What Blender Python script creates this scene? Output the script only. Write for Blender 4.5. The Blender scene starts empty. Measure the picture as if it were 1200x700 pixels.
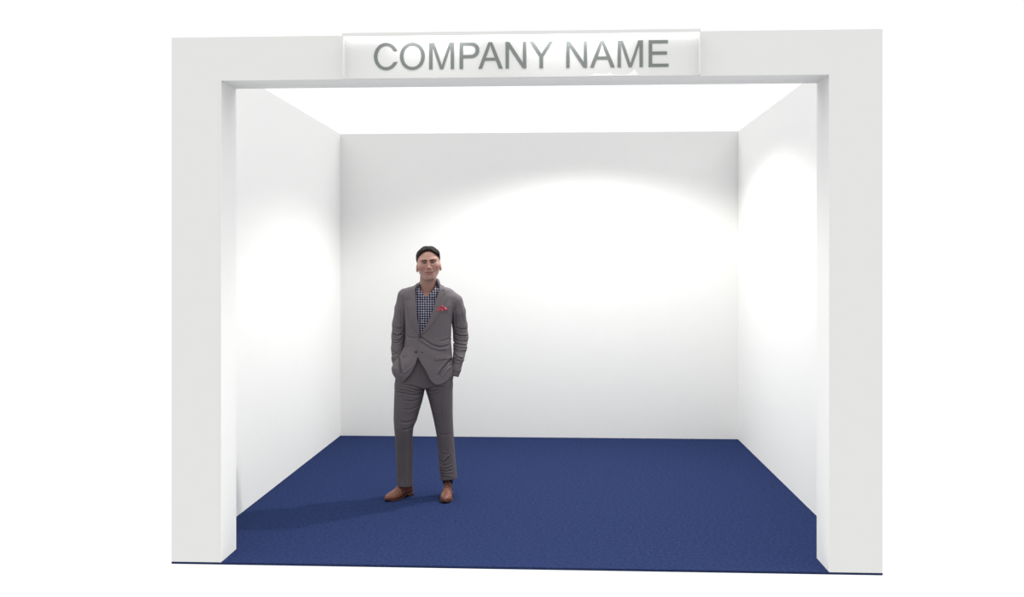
import bpy, bmesh, math, random
import numpy as np
from mathutils import Vector
from mathutils.bvhtree import BVHTree

random.seed(3)
rng = np.random.default_rng(3)
SC = bpy.context.scene
COL = SC.collection

# ------------------------------------------------------------------ camera
F_PX, HOR = 1099.0, 310.38
YAW = 0.0501
CAM = Vector((2.217, -5.268, 1.7015))
cd = bpy.data.cameras.new('camera')
cd.sensor_width = 36.0
cd.lens = F_PX * 36.0 / 1200.0
cd.shift_y = (HOR - 350.0) / 1200.0
cd.clip_end = 200
cam = bpy.data.objects.new('camera', cd)
COL.objects.link(cam)
cam.location = CAM
cam.rotation_euler = (math.pi / 2, 0, YAW)
SC.camera = cam

FW = Vector((-math.sin(YAW), math.cos(YAW), 0))
RT = Vector((math.cos(YAW), math.sin(YAW), 0))


def on_plane_y(px, py, y):
    d = FW + RT * ((px - 600) / F_PX) + Vector((0, 0, 1)) * ((HOR - py) / F_PX)
    return CAM + d * ((y - CAM.y) / d.y)


# ------------------------------------------------------------------ colour management / world
SC.view_settings.view_transform = 'Standard'
SC.view_settings.look = 'None'
SC.view_settings.gamma = 1
SC.view_settings.exposure = 0
SC.view_settings.use_curve_mapping = False
w = bpy.data.worlds.new('white_surroundings')
SC.world = w
w.use_nodes = True
bg = w.node_tree.nodes['Background']
# white at eye level; unseen zenith and nadir brightened to fill the booth
wt = w.node_tree
tc = wt.nodes.new('ShaderNodeTexCoord')
sp = wt.nodes.new('ShaderNodeSeparateXYZ')
wt.links.new(tc.outputs['Generated'], sp.inputs[0])
ad = wt.nodes.new('ShaderNodeMapRange')
ad.inputs['From Min'].default_value = -1
ad.inputs['From Max'].default_value = 1
wt.links.new(sp.outputs['Z'], ad.inputs['Value'])
rp = wt.nodes.new('ShaderNodeValToRGB')
els = rp.color_ramp.elements
while len(els) < 4:
    els.new(0.5)
LOW, HIGH = 0.74, 1.55
for e_, (p_, c_) in zip(els, ((0.15, LOW), (0.29, 0.5), (0.69, 0.5), (0.88, HIGH))):
    e_.position = p_
    e_.color = (c_, c_, c_, 1)
wt.links.new(ad.outputs[0], rp.inputs['Fac'])
wt.links.new(rp.outputs['Color'], bg.inputs['Color'])
# world dimmed behind the camera to tone down the portal's front faces
bk_ = wt.nodes.new('ShaderNodeMapRange')
bk_.interpolation_type = 'SMOOTHSTEP'
bk_.inputs['From Min'].default_value = -0.7
bk_.inputs['From Max'].default_value = 0.1
bk_.inputs['To Min'].default_value = 2.2 * 0.63
bk_.inputs['To Max'].default_value = 2.2
wt.links.new(sp.outputs['Y'], bk_.inputs['Value'])
wt.links.new(bk_.outputs[0], bg.inputs['Strength'])

# ------------------------------------------------------------------ materials


def srgb(r, g, b):
    def f(c):
        c /= 255.0
        return c / 12.92 if c <= 0.04045 else ((c + 0.055) / 1.055) ** 2.4
    return (f(r), f(g), f(b), 1.0)


def mat(name, rgba, rough=0.6, spec=0.3, sheen=0.0):
    m = bpy.data.materials.new(name)
    m.use_nodes = True
    p = m.node_tree.nodes['Principled BSDF']
    p.inputs['Base Color'].default_value = rgba
    p.inputs['Roughness'].default_value = rough
    p.inputs['Specular IOR Level'].default_value = spec
    if sheen:
        p.inputs['Sheen Weight'].default_value = sheen
    return m


class N:
    """tiny node-graph helper"""

    def __init__(self, m):
        self.m, self.t = m, m.node_tree
        self.p = self.t.nodes['Principled BSDF']

    def add(self, kind, **kw):
        n = self.t.nodes.new(kind)
        for k, v in kw.items():
            setattr(n, k, v)
        return n

    def link(self, a, b):
        self.t.links.new(a, b)

    def obj(self):
        return self.add('ShaderNodeTexCoord').outputs['Object']

    def noise(self, vec, scale, detail=3.0, rough=0.55):
        n = self.add('ShaderNodeTexNoise')
        n.inputs['Scale'].default_value = scale
        n.inputs['Detail'].default_value = detail
        n.inputs['Roughness'].default_value = rough
        self.link(vec, n.inputs['Vector'])
        return n.outputs['Fac']

    def ramp(self, fac, stops):
        r = self.add('ShaderNodeValToRGB')
        e = r.color_ramp.elements
        while len(e) < len(stops):
            e.new(0.5)
        for el, (pos, c) in zip(e, stops):
            el.position = pos
            el.color = c
        self.link(fac, r.inputs['Fac'])
        return r.outputs['Color']

    def bump(self, h, strength, dist):
        b = self.add('ShaderNodeBump')
        b.inputs['Strength'].default_value = strength
        b.inputs['Distance'].default_value = dist
        self.link(h, b.inputs['Height'])
        self.link(b.outputs['Normal'], self.p.inputs['Normal'])

    def mapping(self, vec, scale=(1, 1, 1)):
        mp = self.add('ShaderNodeMapping')
        mp.inputs['Scale'].default_value = scale
        self.link(vec, mp.inputs['Vector'])
        return mp.outputs['Vector']


def lin(c, k):
    return (c[0] * k, c[1] * k, c[2] * k, 1)


def mottled(name, base, lo, hi, scale, rough=0.6, spec=0.3, bump=0.0, bdist=0.002, sheen=0.0, stretch=(1, 1, 1), detail=4):
    m = mat(name, base, rough, spec, sheen)
    n = N(m)
    v = n.mapping(n.obj(), stretch)
    f = n.noise(v, scale, detail)
    n.link(n.ramp(f, [(0.25, lin(base, lo)), (0.75, lin(base, hi))]), n.p.inputs['Base Color'])
    if bump:
        n.bump(f, bump, bdist)
    return m


WHITE = (0.728, 0.730, 0.718, 1)
M_WALL = mottled('matt_white_panel', WHITE, 0.995, 1.005, 9, rough=0.85, spec=0.0)
M_SIGN = mottled('white_sign_panel', WHITE, 0.997, 1.003, 12, rough=0.8, spec=0.0)
M_LETTER = mottled('grey_letter_face', (0.205, 0.222, 0.215, 1), 0.97, 1.03, 20, rough=0.7, spec=0.0)
M_SMEAR = mottled('white_smear', (0.87, 0.87, 0.86, 1), 0.99, 1.01, 30, rough=0.8, spec=0.0)

CARPET = (0.0185, 0.0285, 0.0790, 1)
M_CARPET = mat('blue_carpet', CARPET, 0.95, 0.0)
n = N(M_CARPET)
v = n.obj()
f1 = n.noise(v, 48, 4, 0.7)
f2 = n.noise(v, 260, 2, 0.6)
mx = n.add('ShaderNodeMath', operation='MULTIPLY_ADD')
n.link(f2, mx.inputs[0])
mx.inputs[1].default_value = 0.45
n.link(f1, mx.inputs[2])
n.link(n.ramp(mx.outputs[0], [(0.42, lin(CARPET, 0.62)), (0.72, lin(CARPET, 1.0)), (1.0, lin(CARPET, 1.5))]), n.p.inputs['Base Color'])
n.bump(mx.outputs[0], 0.35, 0.004)

# ------------------------------------------------------------------ mesh helpers


def link_mesh(name, me, material, parent=None, smooth=False):
    me.name = name
    ob = bpy.data.objects.new(name, me)
    COL.objects.link(ob)
    if material:
        me.materials.append(material)
    if smooth:
        me.polygons.foreach_set('use_smooth', [True] * len(me.polygons))
    if parent:
        ob.parent = parent
    return ob


def tag(o, label, cat=None, group=None, kind=None):
    if label:
        o['label'] = label
    if cat:
        o['category'] = cat
    if group:
        o['group'] = group
    if kind:
        o['kind'] = kind
    return o


def empty(name, loc=(0, 0, 0), rz=0.0):
    e = bpy.data.objects.new(name, None)
    e.empty_display_size = 0.1
    COL.objects.link(e)
    e.location = loc
    e.rotation_euler = (0, 0, rz)
    return e


def bm_box(bm, x0, x1, y0, y1, z0, z1):
    vs = [bm.verts.new(p) for p in ((x0, y0, z0), (x1, y0, z0), (x1, y1, z0), (x0, y1, z0),
                                    (x0, y0, z1), (x1, y0, z1), (x1, y1, z1), (x0, y1, z1))]
    for f in ((0, 3, 2, 1), (4, 5, 6, 7), (0, 1, 5, 4), (1, 2, 6, 5), (2, 3, 7, 6), (3, 0, 4, 7)):
        bm.faces.new([vs[i] for i in f])


def box(name, x0, x1, y0, y1, z0, z1, material, parent=None, bevel=0.0):
    bm = bmesh.new()
    bm_box(bm, x0, x1, y0, y1, z0, z1)
    if bevel:
        bmesh.ops.bevel(bm, geom=bm.edges[:], offset=bevel, segments=2, profile=0.6, affect='EDGES')
    me = bpy.data.meshes.new(name)
    bm.to_mesh(me)
    bm.free()
    return link_mesh(name, me, material, parent)


# ------------------------------------------------------------------ booth shell
W, H, D = 4.0, 3.003, 3.985
WL, WR = 0.043, 3.959           # inner faces of the side walls
JL, JR, HB, FT = 0.289, 3.709, 2.754, 0.251

fl = box('floor', 0, W, 0, D + 0.02, -0.013, 0, M_CARPET)
tag(fl, 'blue carpet covering the booth floor', 'floor', kind='structure')
o = box('wall_left', 0, WL, FT, D, 0, H, M_WALL)
tag(o, 'white left side wall of the open booth', 'wall', kind='structure')
o = box('wall_right', WR, W, FT, D, 0, H, M_WALL)
tag(o, 'white right side wall of the open booth', 'wall', kind='structure')
o = box('wall_back', WL, WR, D - 0.015, D + 0.02, 0, H, M_WALL)
tag(o, 'white back wall behind the man in the grey suit', 'wall', kind='structure')
wf = tag(empty('wall_front', (W / 2, 0, 0)), 'thick white portal frame across the open front of the booth', 'wall', kind='structure')


def local_box(name, x0, x1, y0, y1, z0, z1, material, parent):
    lx, ly, lz = parent.location
    return box(name, x0 - lx, x1 - lx, y0 - ly, y1 - ly, z0 - lz, z1 - lz, material, parent)


local_box('pillar', 0, JL, 0, FT, 0, H, M_WALL, wf)
local_box('pillar', JR, W, 0, FT, 0, H, M_WALL, wf)
local_box('header', JL, JR, 0, FT, HB, H, M_WALL, wf)

# ------------------------------------------------------------------ sign: open tray with cap, fins, letters
PR = 0.058                       # how far cap and fins stand proud of the header
sx0 = on_plane_y(401.0, 65, -PR).x
sx1 = on_plane_y(821.3, 65, -PR).x
sg = tag(empty('sign', ((sx0 + sx1) / 2, 0, HB)),
         'white header sign reading COMPANY NAME in grey capitals above the booth entrance', 'sign')
CAPT = 0.021
local_box('back_panel', sx0 + 0.006, sx1 - 0.006, -0.006, -0.0005, HB + 0.002, H - CAPT, M_SIGN, sg)
local_box('top_cap', sx0, sx1, -PR, -0.0005, H - CAPT, H, M_SIGN, sg)
local_box('side_fin', sx0, sx0 + 0.006, -PR, -0.0005, HB + 0.002, H - CAPT, M_SIGN, sg)
local_box('side_fin', sx1 - 0.006, sx1, -PR, -0.0005, HB + 0.002, H - CAPT, M_SIGN, sg)


M_LED = bpy.data.materials.new('lit_diffuser')
M_LED.use_nodes = True
_p = M_LED.node_tree.nodes['Principled BSDF']
_p.inputs['Base Color'].default_value = (0.8, 0.8, 0.8, 1)
_p.inputs['Emission Color'].default_value = (1, 1, 1, 1)
_p.inputs['Emission Strength'].default_value = 1.9
local_box('light_strip', sx0 + 0.007, sx1 - 0.007, -0.056, -0.010, H - CAPT - 0.003, H - CAPT, M_LED, sg)


def arc(cx, cy, rx, ry, a0, a1, n=24, p=2.0):
    r = []
    for i in range(n + 1):
        a = math.radians(a0 + (a1 - a0) * i / n)
        c, s = math.cos(a), math.sin(a)
        r.append((cx + rx * math.copysign(abs(c) ** (2 / p), c), cy + ry * math.copysign(abs(s) ** (2 / p), s)))
    return r


GLYPH = {
    'A': (1366, [[(-3, 0), (560, 1466), (769, 1466), (1369, 0), (1148, 0), (977, 444), (364, 444), (203, 0)],
                 [(420, 602), (917, 602), (764, 1008), (700, 1190), (661, 1312), (627, 1182), (581, 1030)]]),
    'E': (1366, [[(162, 0), (162, 1466), (1222, 1466), (1222, 1293), (356, 1293), (356, 844), (1167, 844), (1167, 672),
                  (356, 672), (356, 173), (1256, 173), (1256, 0)]]),
    'M': (1706, [[(152, 0), (152, 1466), (444, 1466), (791, 428), (861, 205), (935, 444), (1292, 1466), (1553, 1466),
                  (1553, 0), (1366, 0), (1366, 1227), (940, 0), (765, 0), (341, 1248), (341, 0)]]),
    'N': (1479, [[(156, 0), (156, 1466), (355, 1466), (1125, 315), (1125, 1466), (1311, 1466), (1311, 0), (1112, 0),
                  (342, 1152), (342, 0)]]),
    'P': (1366, [[(158, 0), (158, 1466), (711, 1466)] + arc(760, 1031, 497, 435, 88, -88, 26, 2.25) + [(720, 596), (352, 596), (352, 0)],
                 [(352, 769), (728, 769)] + arc(740, 1031, 317, 262, -86, 86, 22, 2.3) + [(715, 1293), (352, 1293)]]),
    'Y': (1366, [[(571, 0), (571, 621), (6, 1466), (242, 1466), (531, 1024), (675, 788), (827, 1034), (1111, 1466), (1337, 1466),
                  (765, 621), (765, 0)]]),
    'O': (1593, [arc(800, 733, 701, 758, 0, 360, 64, 2.05)[:-1], arc(800, 733, 501, 592, 0, 360, 64, 2.1)[:-1]]),
    'C': (1479, [arc(798, 733, 696, 758, 25, 337.7, 60) + arc(798, 733, 496, 592, 327, 29.6, 54)]),
}
def letter(ch, x0, sx, sz, base, y0, y1, parent):
    cu = bpy.data.curves.new('letter', 'CURVE')
    cu.dimensions = '2D'
    cu.fill_mode = 'BOTH'
    cu.extrude = (y1 - y0) / 2
    for loop in GLYPH[ch][1]:
        s = cu.splines.new('POLY')
        s.points.add(len(loop) - 1)
        s.use_cyclic_u = True
        for p, (u, v_) in zip(s.points, loop):
            p.co = (x0 + u * sx, v_ * sz, 0, 1)
    tmp = bpy.data.objects.new('tmp', cu)
    COL.objects.link(tmp)
    dg = bpy.context.evaluated_depsgraph_get()
    me = bpy.data.meshes.new_from_object(tmp.evaluated_get(dg))
    bpy.data.objects.remove(tmp)
    n_ = len(me.vertices)
    co = np.empty(n_ * 3, np.float32)
    me.vertices.foreach_get('co', co)
    co = co.reshape(-1, 3)
    # (x, y, z) of the curve -> x, depth, height, relative to the sign
    out = np.stack([co[:, 0] - parent.location.x, (y0 + y1) / 2 - co[:, 2], co[:, 1] + base - parent.location.z], 1)
    me.vertices.foreach_set('co', out.ravel())
    me.materials.clear()
    me.update()
    return tag(link_mesh('letter', me, M_LETTER, parent), 'grey capital letter ' + ch)


YL = -0.009
tx0 = on_plane_y(438.1, 66, YL).x
tx1 = on_plane_y(783.5, 62, YL).x
zb = on_plane_y(518, 81.0, YL).z
zt = on_plane_y(518, 50.0, YL).z
KERN = {('P', 'A'): -152, ('A', 'N'): 0, ('Y', ' '): -37, (' ', 'N'): 0}
pen, pos = 0, []
txt = 'COMPANY NAME'
for i, ch in enumerate(txt):
    if ch != ' ':
        pos.append((ch, pen))
    pen += (569 if ch == ' ' else GLYPH[ch][0]) + (KERN.get((ch, txt[i + 1]), 0) if i + 1 < len(txt) else 0)
u0, u1 = 102, pos[-1][1] + 1256
sx = (tx1 - tx0) / (u1 - u0)
sz = (zt - zb) / 1466
for ch, pu in pos:
    letter(ch, tx0 + (pu - u0) * sx, sx, sz, zb, -0.0086, -0.0062, sg)

# pale smear along the sign's lower edge
sm = [(688, 88.9), (694, 87.8), (696.5, 85.8), (703, 86.6), (711, 86.5), (714.8, 85.0), (718, 87.2), (728, 87.8),
      (736, 87.0), (740.5, 84.2), (743.6, 81.2), (746, 84.2), (748.5, 88.3)]
bm = bmesh.new()
fr, bk = [], []
for px, py in sm:
    p = on_plane_y(px, py, -0.0066) - sg.location
    fr.append(bm.verts.new((p.x, -0.0072, p.z)))
    bk.append(bm.verts.new((p.x, -0.0061, p.z)))
bm.faces.new(fr)
bm.faces.new(bk[::-1])
for i in range(len(sm)):
    j = (i + 1) % len(sm)
    bm.faces.new((fr[j], fr[i], bk[i], bk[j]))
bmesh.ops.recalc_face_normals(bm, faces=bm.faces[:])
me = bpy.data.meshes.new('smear')
bm.to_mesh(me)
bm.free()
tag(link_mesh('smear', me, M_SMEAR, sg), 'jagged pale white smear at the lower edge of the sign')

# ------------------------------------------------------------------ lights


def lamp(name, kind, loc, energy, color=(1, 1, 1), rot=(0, 0, 0), **kw):
    l = bpy.data.lights.new(name, kind)
    l.energy = energy
    l.color = color
    for k, v_ in kw.items():
        setattr(l, k, v_)
    ob_ = bpy.data.objects.new(name, l)
    COL.objects.link(ob_)
    ob_.location = loc
    ob_.rotation_euler = rot
    return ob_


spot = lamp('ceiling_spot', 'SPOT', (2.48, 2.46, 3.2), 80, (1.0, 0.985, 0.955), spot_size=math.radians(143), spot_blend=0.34,
            shadow_soft_size=0.05)
# gentle distance falloff, as of a wide flood rather than a bare point
spot.data.use_nodes = True
lt = spot.data.node_tree
fo = lt.nodes.new('ShaderNodeLightFalloff')
fo.inputs['Strength'].default_value = 1.0
lt.links.new(fo.outputs['Linear'], lt.nodes['Emission'].inputs['Strength'])
for px, wd, e in ((505, 0.45, 0.26), (672, 0.55, 0.46)):
    p = on_plane_y(px, 46, -0.03)
    lamp('sign_lamp', 'AREA', (p.x, -0.050, H - CAPT - 0.008), e, rot=(math.radians(20), 0, 0), shape='RECTANGLE', size=wd, size_y=0.012)

# =================================================================== the man
K = 6.88 / F_PX                  # metres per photo pixel at the man's distance


def U(px):
    return (px - 500.0) * K


def V(py):
    return CAM.z + (HOR - py) * K


_dir = (FW + RT * (-100 / F_PX)).normalized()
_pos = CAM + (FW + RT * (-100 / F_PX)) * 6.88
man = empty('person', (_pos.x, _pos.y, 0), math.atan2(-_dir.x, _dir.y))
tag(man, 'man in grey suit and checked shirt standing on blue carpet with hands in pockets', 'person')


# ---- small SDF toolkit
def smin(a, b, k):
    h = np.clip(0.5 + 0.5 * (b - a) / k, 0, 1)
    return b + (a - b) * h - k * h * (1 - h)


def smax(a, b, k):
    return -smin(-a, -b, k)


def ell(X, Y, Z, c, r):
    q = np.sqrt(((X - c[0]) / r[0]) ** 2 + ((Y - c[1]) / r[1]) ** 2 + ((Z - c[2]) / r[2]) ** 2)
    return (q - 1) * min(r)


def cone(X, Y, Z, a, b, ra, rb, fy=1.0):
    """rounded cone from a to b; fy > 1 flattens it front to back"""
    ax, ay, az = a
    dx, dy, dz = b[0] - ax, (b[1] - ay) * fy, b[2] - az
    px, py, pz = X - ax, (Y - ay) * fy, Z - az
    L = dx * dx + dy * dy + dz * dz + 1e-9
    t = np.clip((px * dx + py * dy + pz * dz) / L, 0, 1)
    return np.sqrt((px - t * dx) ** 2 + (py - t * dy) ** 2 + (pz - t * dz) ** 2) - (ra + (rb - ra) * t)


def chain(X, Y, Z, pts, k=0.02, fy=1.0):
    d = None
    for (a, ra), (b, rb) in zip(pts[:-1], pts[1:]):
        e = cone(X, Y, Z, a, b, ra, rb, fy)
        d = e if d is None else smin(d, e, k)
    return d


def curve(zs, tab):
    """smooth interpolation of a table of (py, v0, v1, ...) over heights zs"""
    t = np.array(sorted(((V(r[0]),) + tuple(r[1:]) for r in tab)), float)
    z0, z1 = t[0, 0], t[-1, 0]
    fine = np.linspace(z0 - 0.05, z1 + 0.05, 600)
    kern = np.exp(-np.linspace(-2, 2, 25) ** 2)
    kern /= kern.sum()
    out = []
    for c in range(1, t.shape[1]):
        y = np.interp(fine, t[:, 0], t[:, c])
        y = np.convolve(np.pad(y, 12, mode='edge'), kern, mode='valid')
        out.append(np.interp(zs, fine, y).astype(np.float32))
    return out


def prof(X, Y, Z, tab, p=2.0):
    """solid with rows (py, left px, right px, front y, back y)"""
    xl, xr, yf, yb = curve(np.asarray(Z, float), tab)
    xl, xr = U(xl), U(xr)
    cx, a, cy, b = (xl + xr) / 2, (xr - xl) / 2, (yf + yb) / 2, (yb - yf) / 2
    q = (np.abs((X - cx) / a) ** p + np.abs((Y - cy) / b) ** p) ** (1 / p)
    return (q - 1) * np.minimum(a, b)


def poly2(X, Z, pts):
    """signed distance to a closed polygon given in photo pixels, in the x-z plane"""
    P = [(U(a), V(b)) for a, b in pts]
    d = np.full(np.broadcast(X, Z).shape, 1e9, np.float32)
    s = np.ones(d.shape, np.float32)
    for i in range(len(P)):
        (x1, z1), (x2, z2) = P[i], P[i - 1]
        ex, ez = x2 - x1, z2 - z1
        wx, wz = X - x1, Z - z1
        t = np.clip((wx * ex + wz * ez) / (ex * ex + ez * ez + 1e-12), 0, 1)
        d = np.minimum(d, (wx - ex * t) ** 2 + (wz - ez * t) ** 2)
        c1, c2, c3 = Z >= z1, Z < z2, ex * wz > ez * wx
        s = np.where((c1 & c2 & c3) | (~c1 & ~c2 & ~c3), -s, s)
    return s * np.sqrt(d)


def folds(X, Z, lst):
    """sum of soft creases; each is (polyline in photo px, depth, half width); negative depth makes a ridge"""
    tot = np.zeros(np.broadcast(X, Z).shape, np.float32)
    for pts, dep, wid in lst:
        P = [(U(a), V(b)) for a, b in pts]
        for _ in range(2):       # corner cutting, so that folds bend softly
            Q = [P[0]]
            for (xa, za), (xb, zb_) in zip(P[:-1], P[1:]):
                Q += [(0.75 * xa + 0.25 * xb, 0.75 * za + 0.25 * zb_), (0.25 * xa + 0.75 * xb, 0.25 * za + 0.75 * zb_)]
            P = Q + [P[-1]]
        d = np.full(tot.shape, 1e9, np.float32)
        tt = np.full(tot.shape, 0.5, np.float32)
        n_ = len(P) - 1
        for i in range(n_):
            (x1, z1), (x2, z2) = P[i], P[i + 1]
            ex, ez = x2 - x1, z2 - z1
            t = np.clip(((X - x1) * ex + (Z - z1) * ez) / (ex * ex + ez * ez + 1e-12), 0, 1)
            e = (X - x1 - ex * t) ** 2 + (Z - z1 - ez * t) ** 2
            tt = np.where(e < d, (i + t) / n_, tt)
            d = np.minimum(d, e)
        fade = np.clip(np.sin(np.pi * np.clip(tt * 0.9 + 0.05, 0, 1)) * 1.6, 0, 1)
        g = np.exp(-d / wid ** 2) - 0.55 * np.exp(-d / (2.0 * wid) ** 2)
        tot += dep * fade * g * 1.6
    return tot


def nets(Fd, xs, ys, zs):
    """naive surface nets on a (possibly uneven) tensor grid"""
    S = Fd < 0
    nx, ny, nz = Fd.shape
    c = np.zeros((nx - 1, ny - 1, nz - 1), np.uint8)
    for i in (0, 1):
        for j in (0, 1):
            for k in (0, 1):
                c += S[i:nx - 1 + i, j:ny - 1 + j, k:nz - 1 + k]
    act = np.argwhere((c > 0) & (c < 8))
    idx = np.full(c.shape, -1, np.int32)
    idx[act[:, 0], act[:, 1], act[:, 2]] = np.arange(len(act))
    acc = np.zeros((len(act), 3))
    cnt = np.zeros(len(act))
    A = [np.asarray(g, float) for g in (xs, ys, zs)]
    for ax in range(3):
        o1, o2 = [a for a in range(3) if a != ax]
        for u in (0, 1):
            for v_ in (0, 1):
                p0 = act.copy()
                p0[:, o1] += u
                p0[:, o2] += v_
                p1 = p0.copy()
                p1[:, ax] += 1
                f0 = Fd[p0[:, 0], p0[:, 1], p0[:, 2]].astype(float)
                f1_ = Fd[p1[:, 0], p1[:, 1], p1[:, 2]].astype(float)
                m = (f0 < 0) != (f1_ < 0)
                t = f0 / np.where(m, f0 - f1_, 1)
                for a in range(3):
                    lo, hi = A[a][p0[:, a]], A[a][p1[:, a]]
                    acc[:, a] += np.where(m, lo + (hi - lo) * t, 0)
                cnt += m
    verts = acc / cnt[:, None]
    quads = []
    for ax in range(3):
        o1, o2 = [(1, 2), (2, 0), (0, 1)][ax]
        sl0 = [slice(None)] * 3
        sl1 = [slice(None)] * 3
        sl0[ax], sl1[ax] = slice(0, -1), slice(1, None)
        for a in (o1, o2):
            sl0[a] = slice(1, -1)
            sl1[a] = slice(1, -1)
        a0, a1 = S[tuple(sl0)], S[tuple(sl1)]
        e = np.argwhere(a0 != a1)
        if not len(e):
            continue
        flip = a1[e[:, 0], e[:, 1], e[:, 2]]
        b = e.copy()
        b[:, o1] += 1
        b[:, o2] += 1
        q = []
        for du, dv in ((-1, -1), (0, -1), (0, 0), (-1, 0)):
            r = b.copy()
            r[:, o1] += du
            r[:, o2] += dv
            q.append(idx[r[:, 0], r[:, 1], r[:, 2]])
        q = np.stack(q, 1)
        q[flip] = q[flip][:, ::-1]
        quads.append(q)
    return verts, np.concatenate(quads)


def relax(v, q, n_, lam=0.5):
    e = np.concatenate([q[:, [0, 1]], q[:, [1, 2]], q[:, [2, 3]], q[:, [3, 0]]])
    for it in range(n_):
        s = np.zeros_like(v)
        c = np.zeros(len(v))
        for a in range(3):
            s[:, a] = np.bincount(e[:, 0], v[e[:, 1], a], len(v)) + np.bincount(e[:, 1], v[e[:, 0], a], len(v))
        c = np.bincount(e[:, 0], minlength=len(v)) + np.bincount(e[:, 1], minlength=len(v))
        v = v + (s / c[:, None] - v) * (lam if it % 2 == 0 else -lam * 1.02)
    return v


def quad_mesh(name, v, q, material, parent):
    me = bpy.data.meshes.new(name)
    me.vertices.add(len(v))
    me.vertices.foreach_set('co', np.ascontiguousarray(v, np.float32).ravel())
    me.loops.add(q.size)
    me.loops.foreach_set('vertex_index', np.ascontiguousarray(q, np.int32).ravel())
    me.polygons.add(len(q))
    me.polygons.foreach_set('loop_start', np.arange(0, q.size, 4, dtype=np.int32))
    me.update(calc_edges=True)
    me.validate()
    return link_mesh(name, me, material, parent, smooth=True)


def span(a, b, h):
    return np.arange(a, b + h * 0.5, h)


def sculpt(name, fn, bx, h, material, parent, smooth=2):
    if isinstance(h, (int, float)):
        h = (h, h, h)
    xs, ys, zs = (span(bx[2 * i], bx[2 * i + 1], h[i]) for i in range(3))
    return sculpt_grid(name, fn, xs, ys, zs, material, parent, smooth)


def sculpt_grid(name, fn, xs, ys, zs, material, parent, smooth=2):
    X = xs.astype(np.float32)[:, None, None]
    Y = ys.astype(np.float32)[None, :, None]
    Z = zs.astype(np.float32)[None, None, :]
    Fd = np.broadcast_to(fn(X, Y, Z), (len(xs), len(ys), len(zs))).astype(np.float32)
    Fd[0], Fd[-1] = 1, 1
    Fd[:, 0], Fd[:, -1] = 1, 1
    Fd[:, :, 0], Fd[:, :, -1] = 1, 1
    v, q = nets(Fd, xs, ys, zs)
    if smooth:
        v = relax(v, q, smooth)
    return quad_mesh(name, v, q, material, parent)


# ---- materials of the man
def fabric(name, base, k=0.12):
    m = mat(name, base, 0.75, 0.2, 0.15)
    n = N(m)
    v = n.obj()
    a = n.noise(n.mapping(v, (900, 900, 60)), 1.0, 2)
    b = n.noise(n.mapping(v, (60, 900, 900)), 1.0, 2)
    c = n.noise(v, 14, 3)
    s = n.add('ShaderNodeMath', operation='ADD')
    n.link(a, s.inputs[0])
    n.link(b, s.inputs[1])
    s2 = n.add('ShaderNodeMath', operation='MULTIPLY_ADD')
    n.link(c, s2.inputs[0])
    s2.inputs[1].default_value = 0.4
    n.link(s.outputs[0], s2.inputs[2])
    n.link(n.ramp(s2.outputs[0], [(0.75, lin(base, 1 - k)), (1.0, lin(base, 1 + k))]), n.p.inputs['Base Color'])
    n.link(n.p.inputs['Base Color'].links[0].from_socket, n.p.inputs['Sheen Tint'])
    n.bump(s.outputs[0], 0.12, 0.0008)
    return m


SUIT = (0.105, 0.092, 0.100, 1)
M_SUIT = fabric('grey_suit_cloth', SUIT)
M_TROUSER = fabric('shaded_suit_cloth', (0.080, 0.070, 0.077, 1))  # suit cloth again, darkened: shade on the legs put into its colour
M_BUTTON = mottled('dark_button_horn', (0.018, 0.016, 0.018, 1), 0.8, 1.2, 90, rough=0.35, spec=0.5)
M_HOLE = mottled('dark_thread', (0.03, 0.027, 0.03, 1), 0.9, 1.1, 300, rough=0.9)
M_HAIR = mottled('dark_brown_hair', (0.0088, 0.0054, 0.0046, 1), 0.35, 2.2, 190, rough=0.6, spec=0.12, bump=0.6, bdist=0.002, stretch=(1, 0.15, 0.6))
M_BROW = mottled('brown_brow_hair', (0.052, 0.029, 0.022, 1), 0.7, 1.4, 300, rough=0.8, spec=0.1)
M_EYE = mat('eye', (0.5, 0.47, 0.45, 1), 0.2, 0.5)
M_LEATHER = mottled('tan_leather', (0.150, 0.052, 0.031, 1), 0.68, 1.2, 26, rough=0.42, spec=0.35, bump=0.15, bdist=0.001)
M_SOLE = mottled('dark_brown_sole', (0.050, 0.020, 0.013, 1), 0.8, 1.2, 60, rough=0.6)
M_LACE = mottled('brown_lace', (0.035, 0.016, 0.011, 1), 0.8, 1.2, 300, rough=0.8)
M_SOCK = mottled('dark_sock_knit', (0.018, 0.017, 0.024, 1), 0.8, 1.2, 300, rough=0.95)
M_BUCKLE = mottled('steel_buckle', (0.5, 0.48, 0.46, 1), 0.9, 1.1, 60, rough=0.35)
M_BELT = mottled('dark_belt_leather', (0.02, 0.016, 0.015, 1), 0.8, 1.2, 60, rough=0.5)

M_SQUARE = mat('red_pocket_square', (0.42, 0.02, 0.05, 1), 0.6, 0.3)
n = N(M_SQUARE)
f = n.noise(n.obj(), 95, 2)
n.link(n.ramp(f, [(0.40, (0.27, 0.010, 0.028, 1)), (0.55, (0.36, 0.025, 0.05, 1)), (0.62, (0.55, 0.24, 0.28, 1))]), n.p.inputs['Base Color'])

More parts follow.
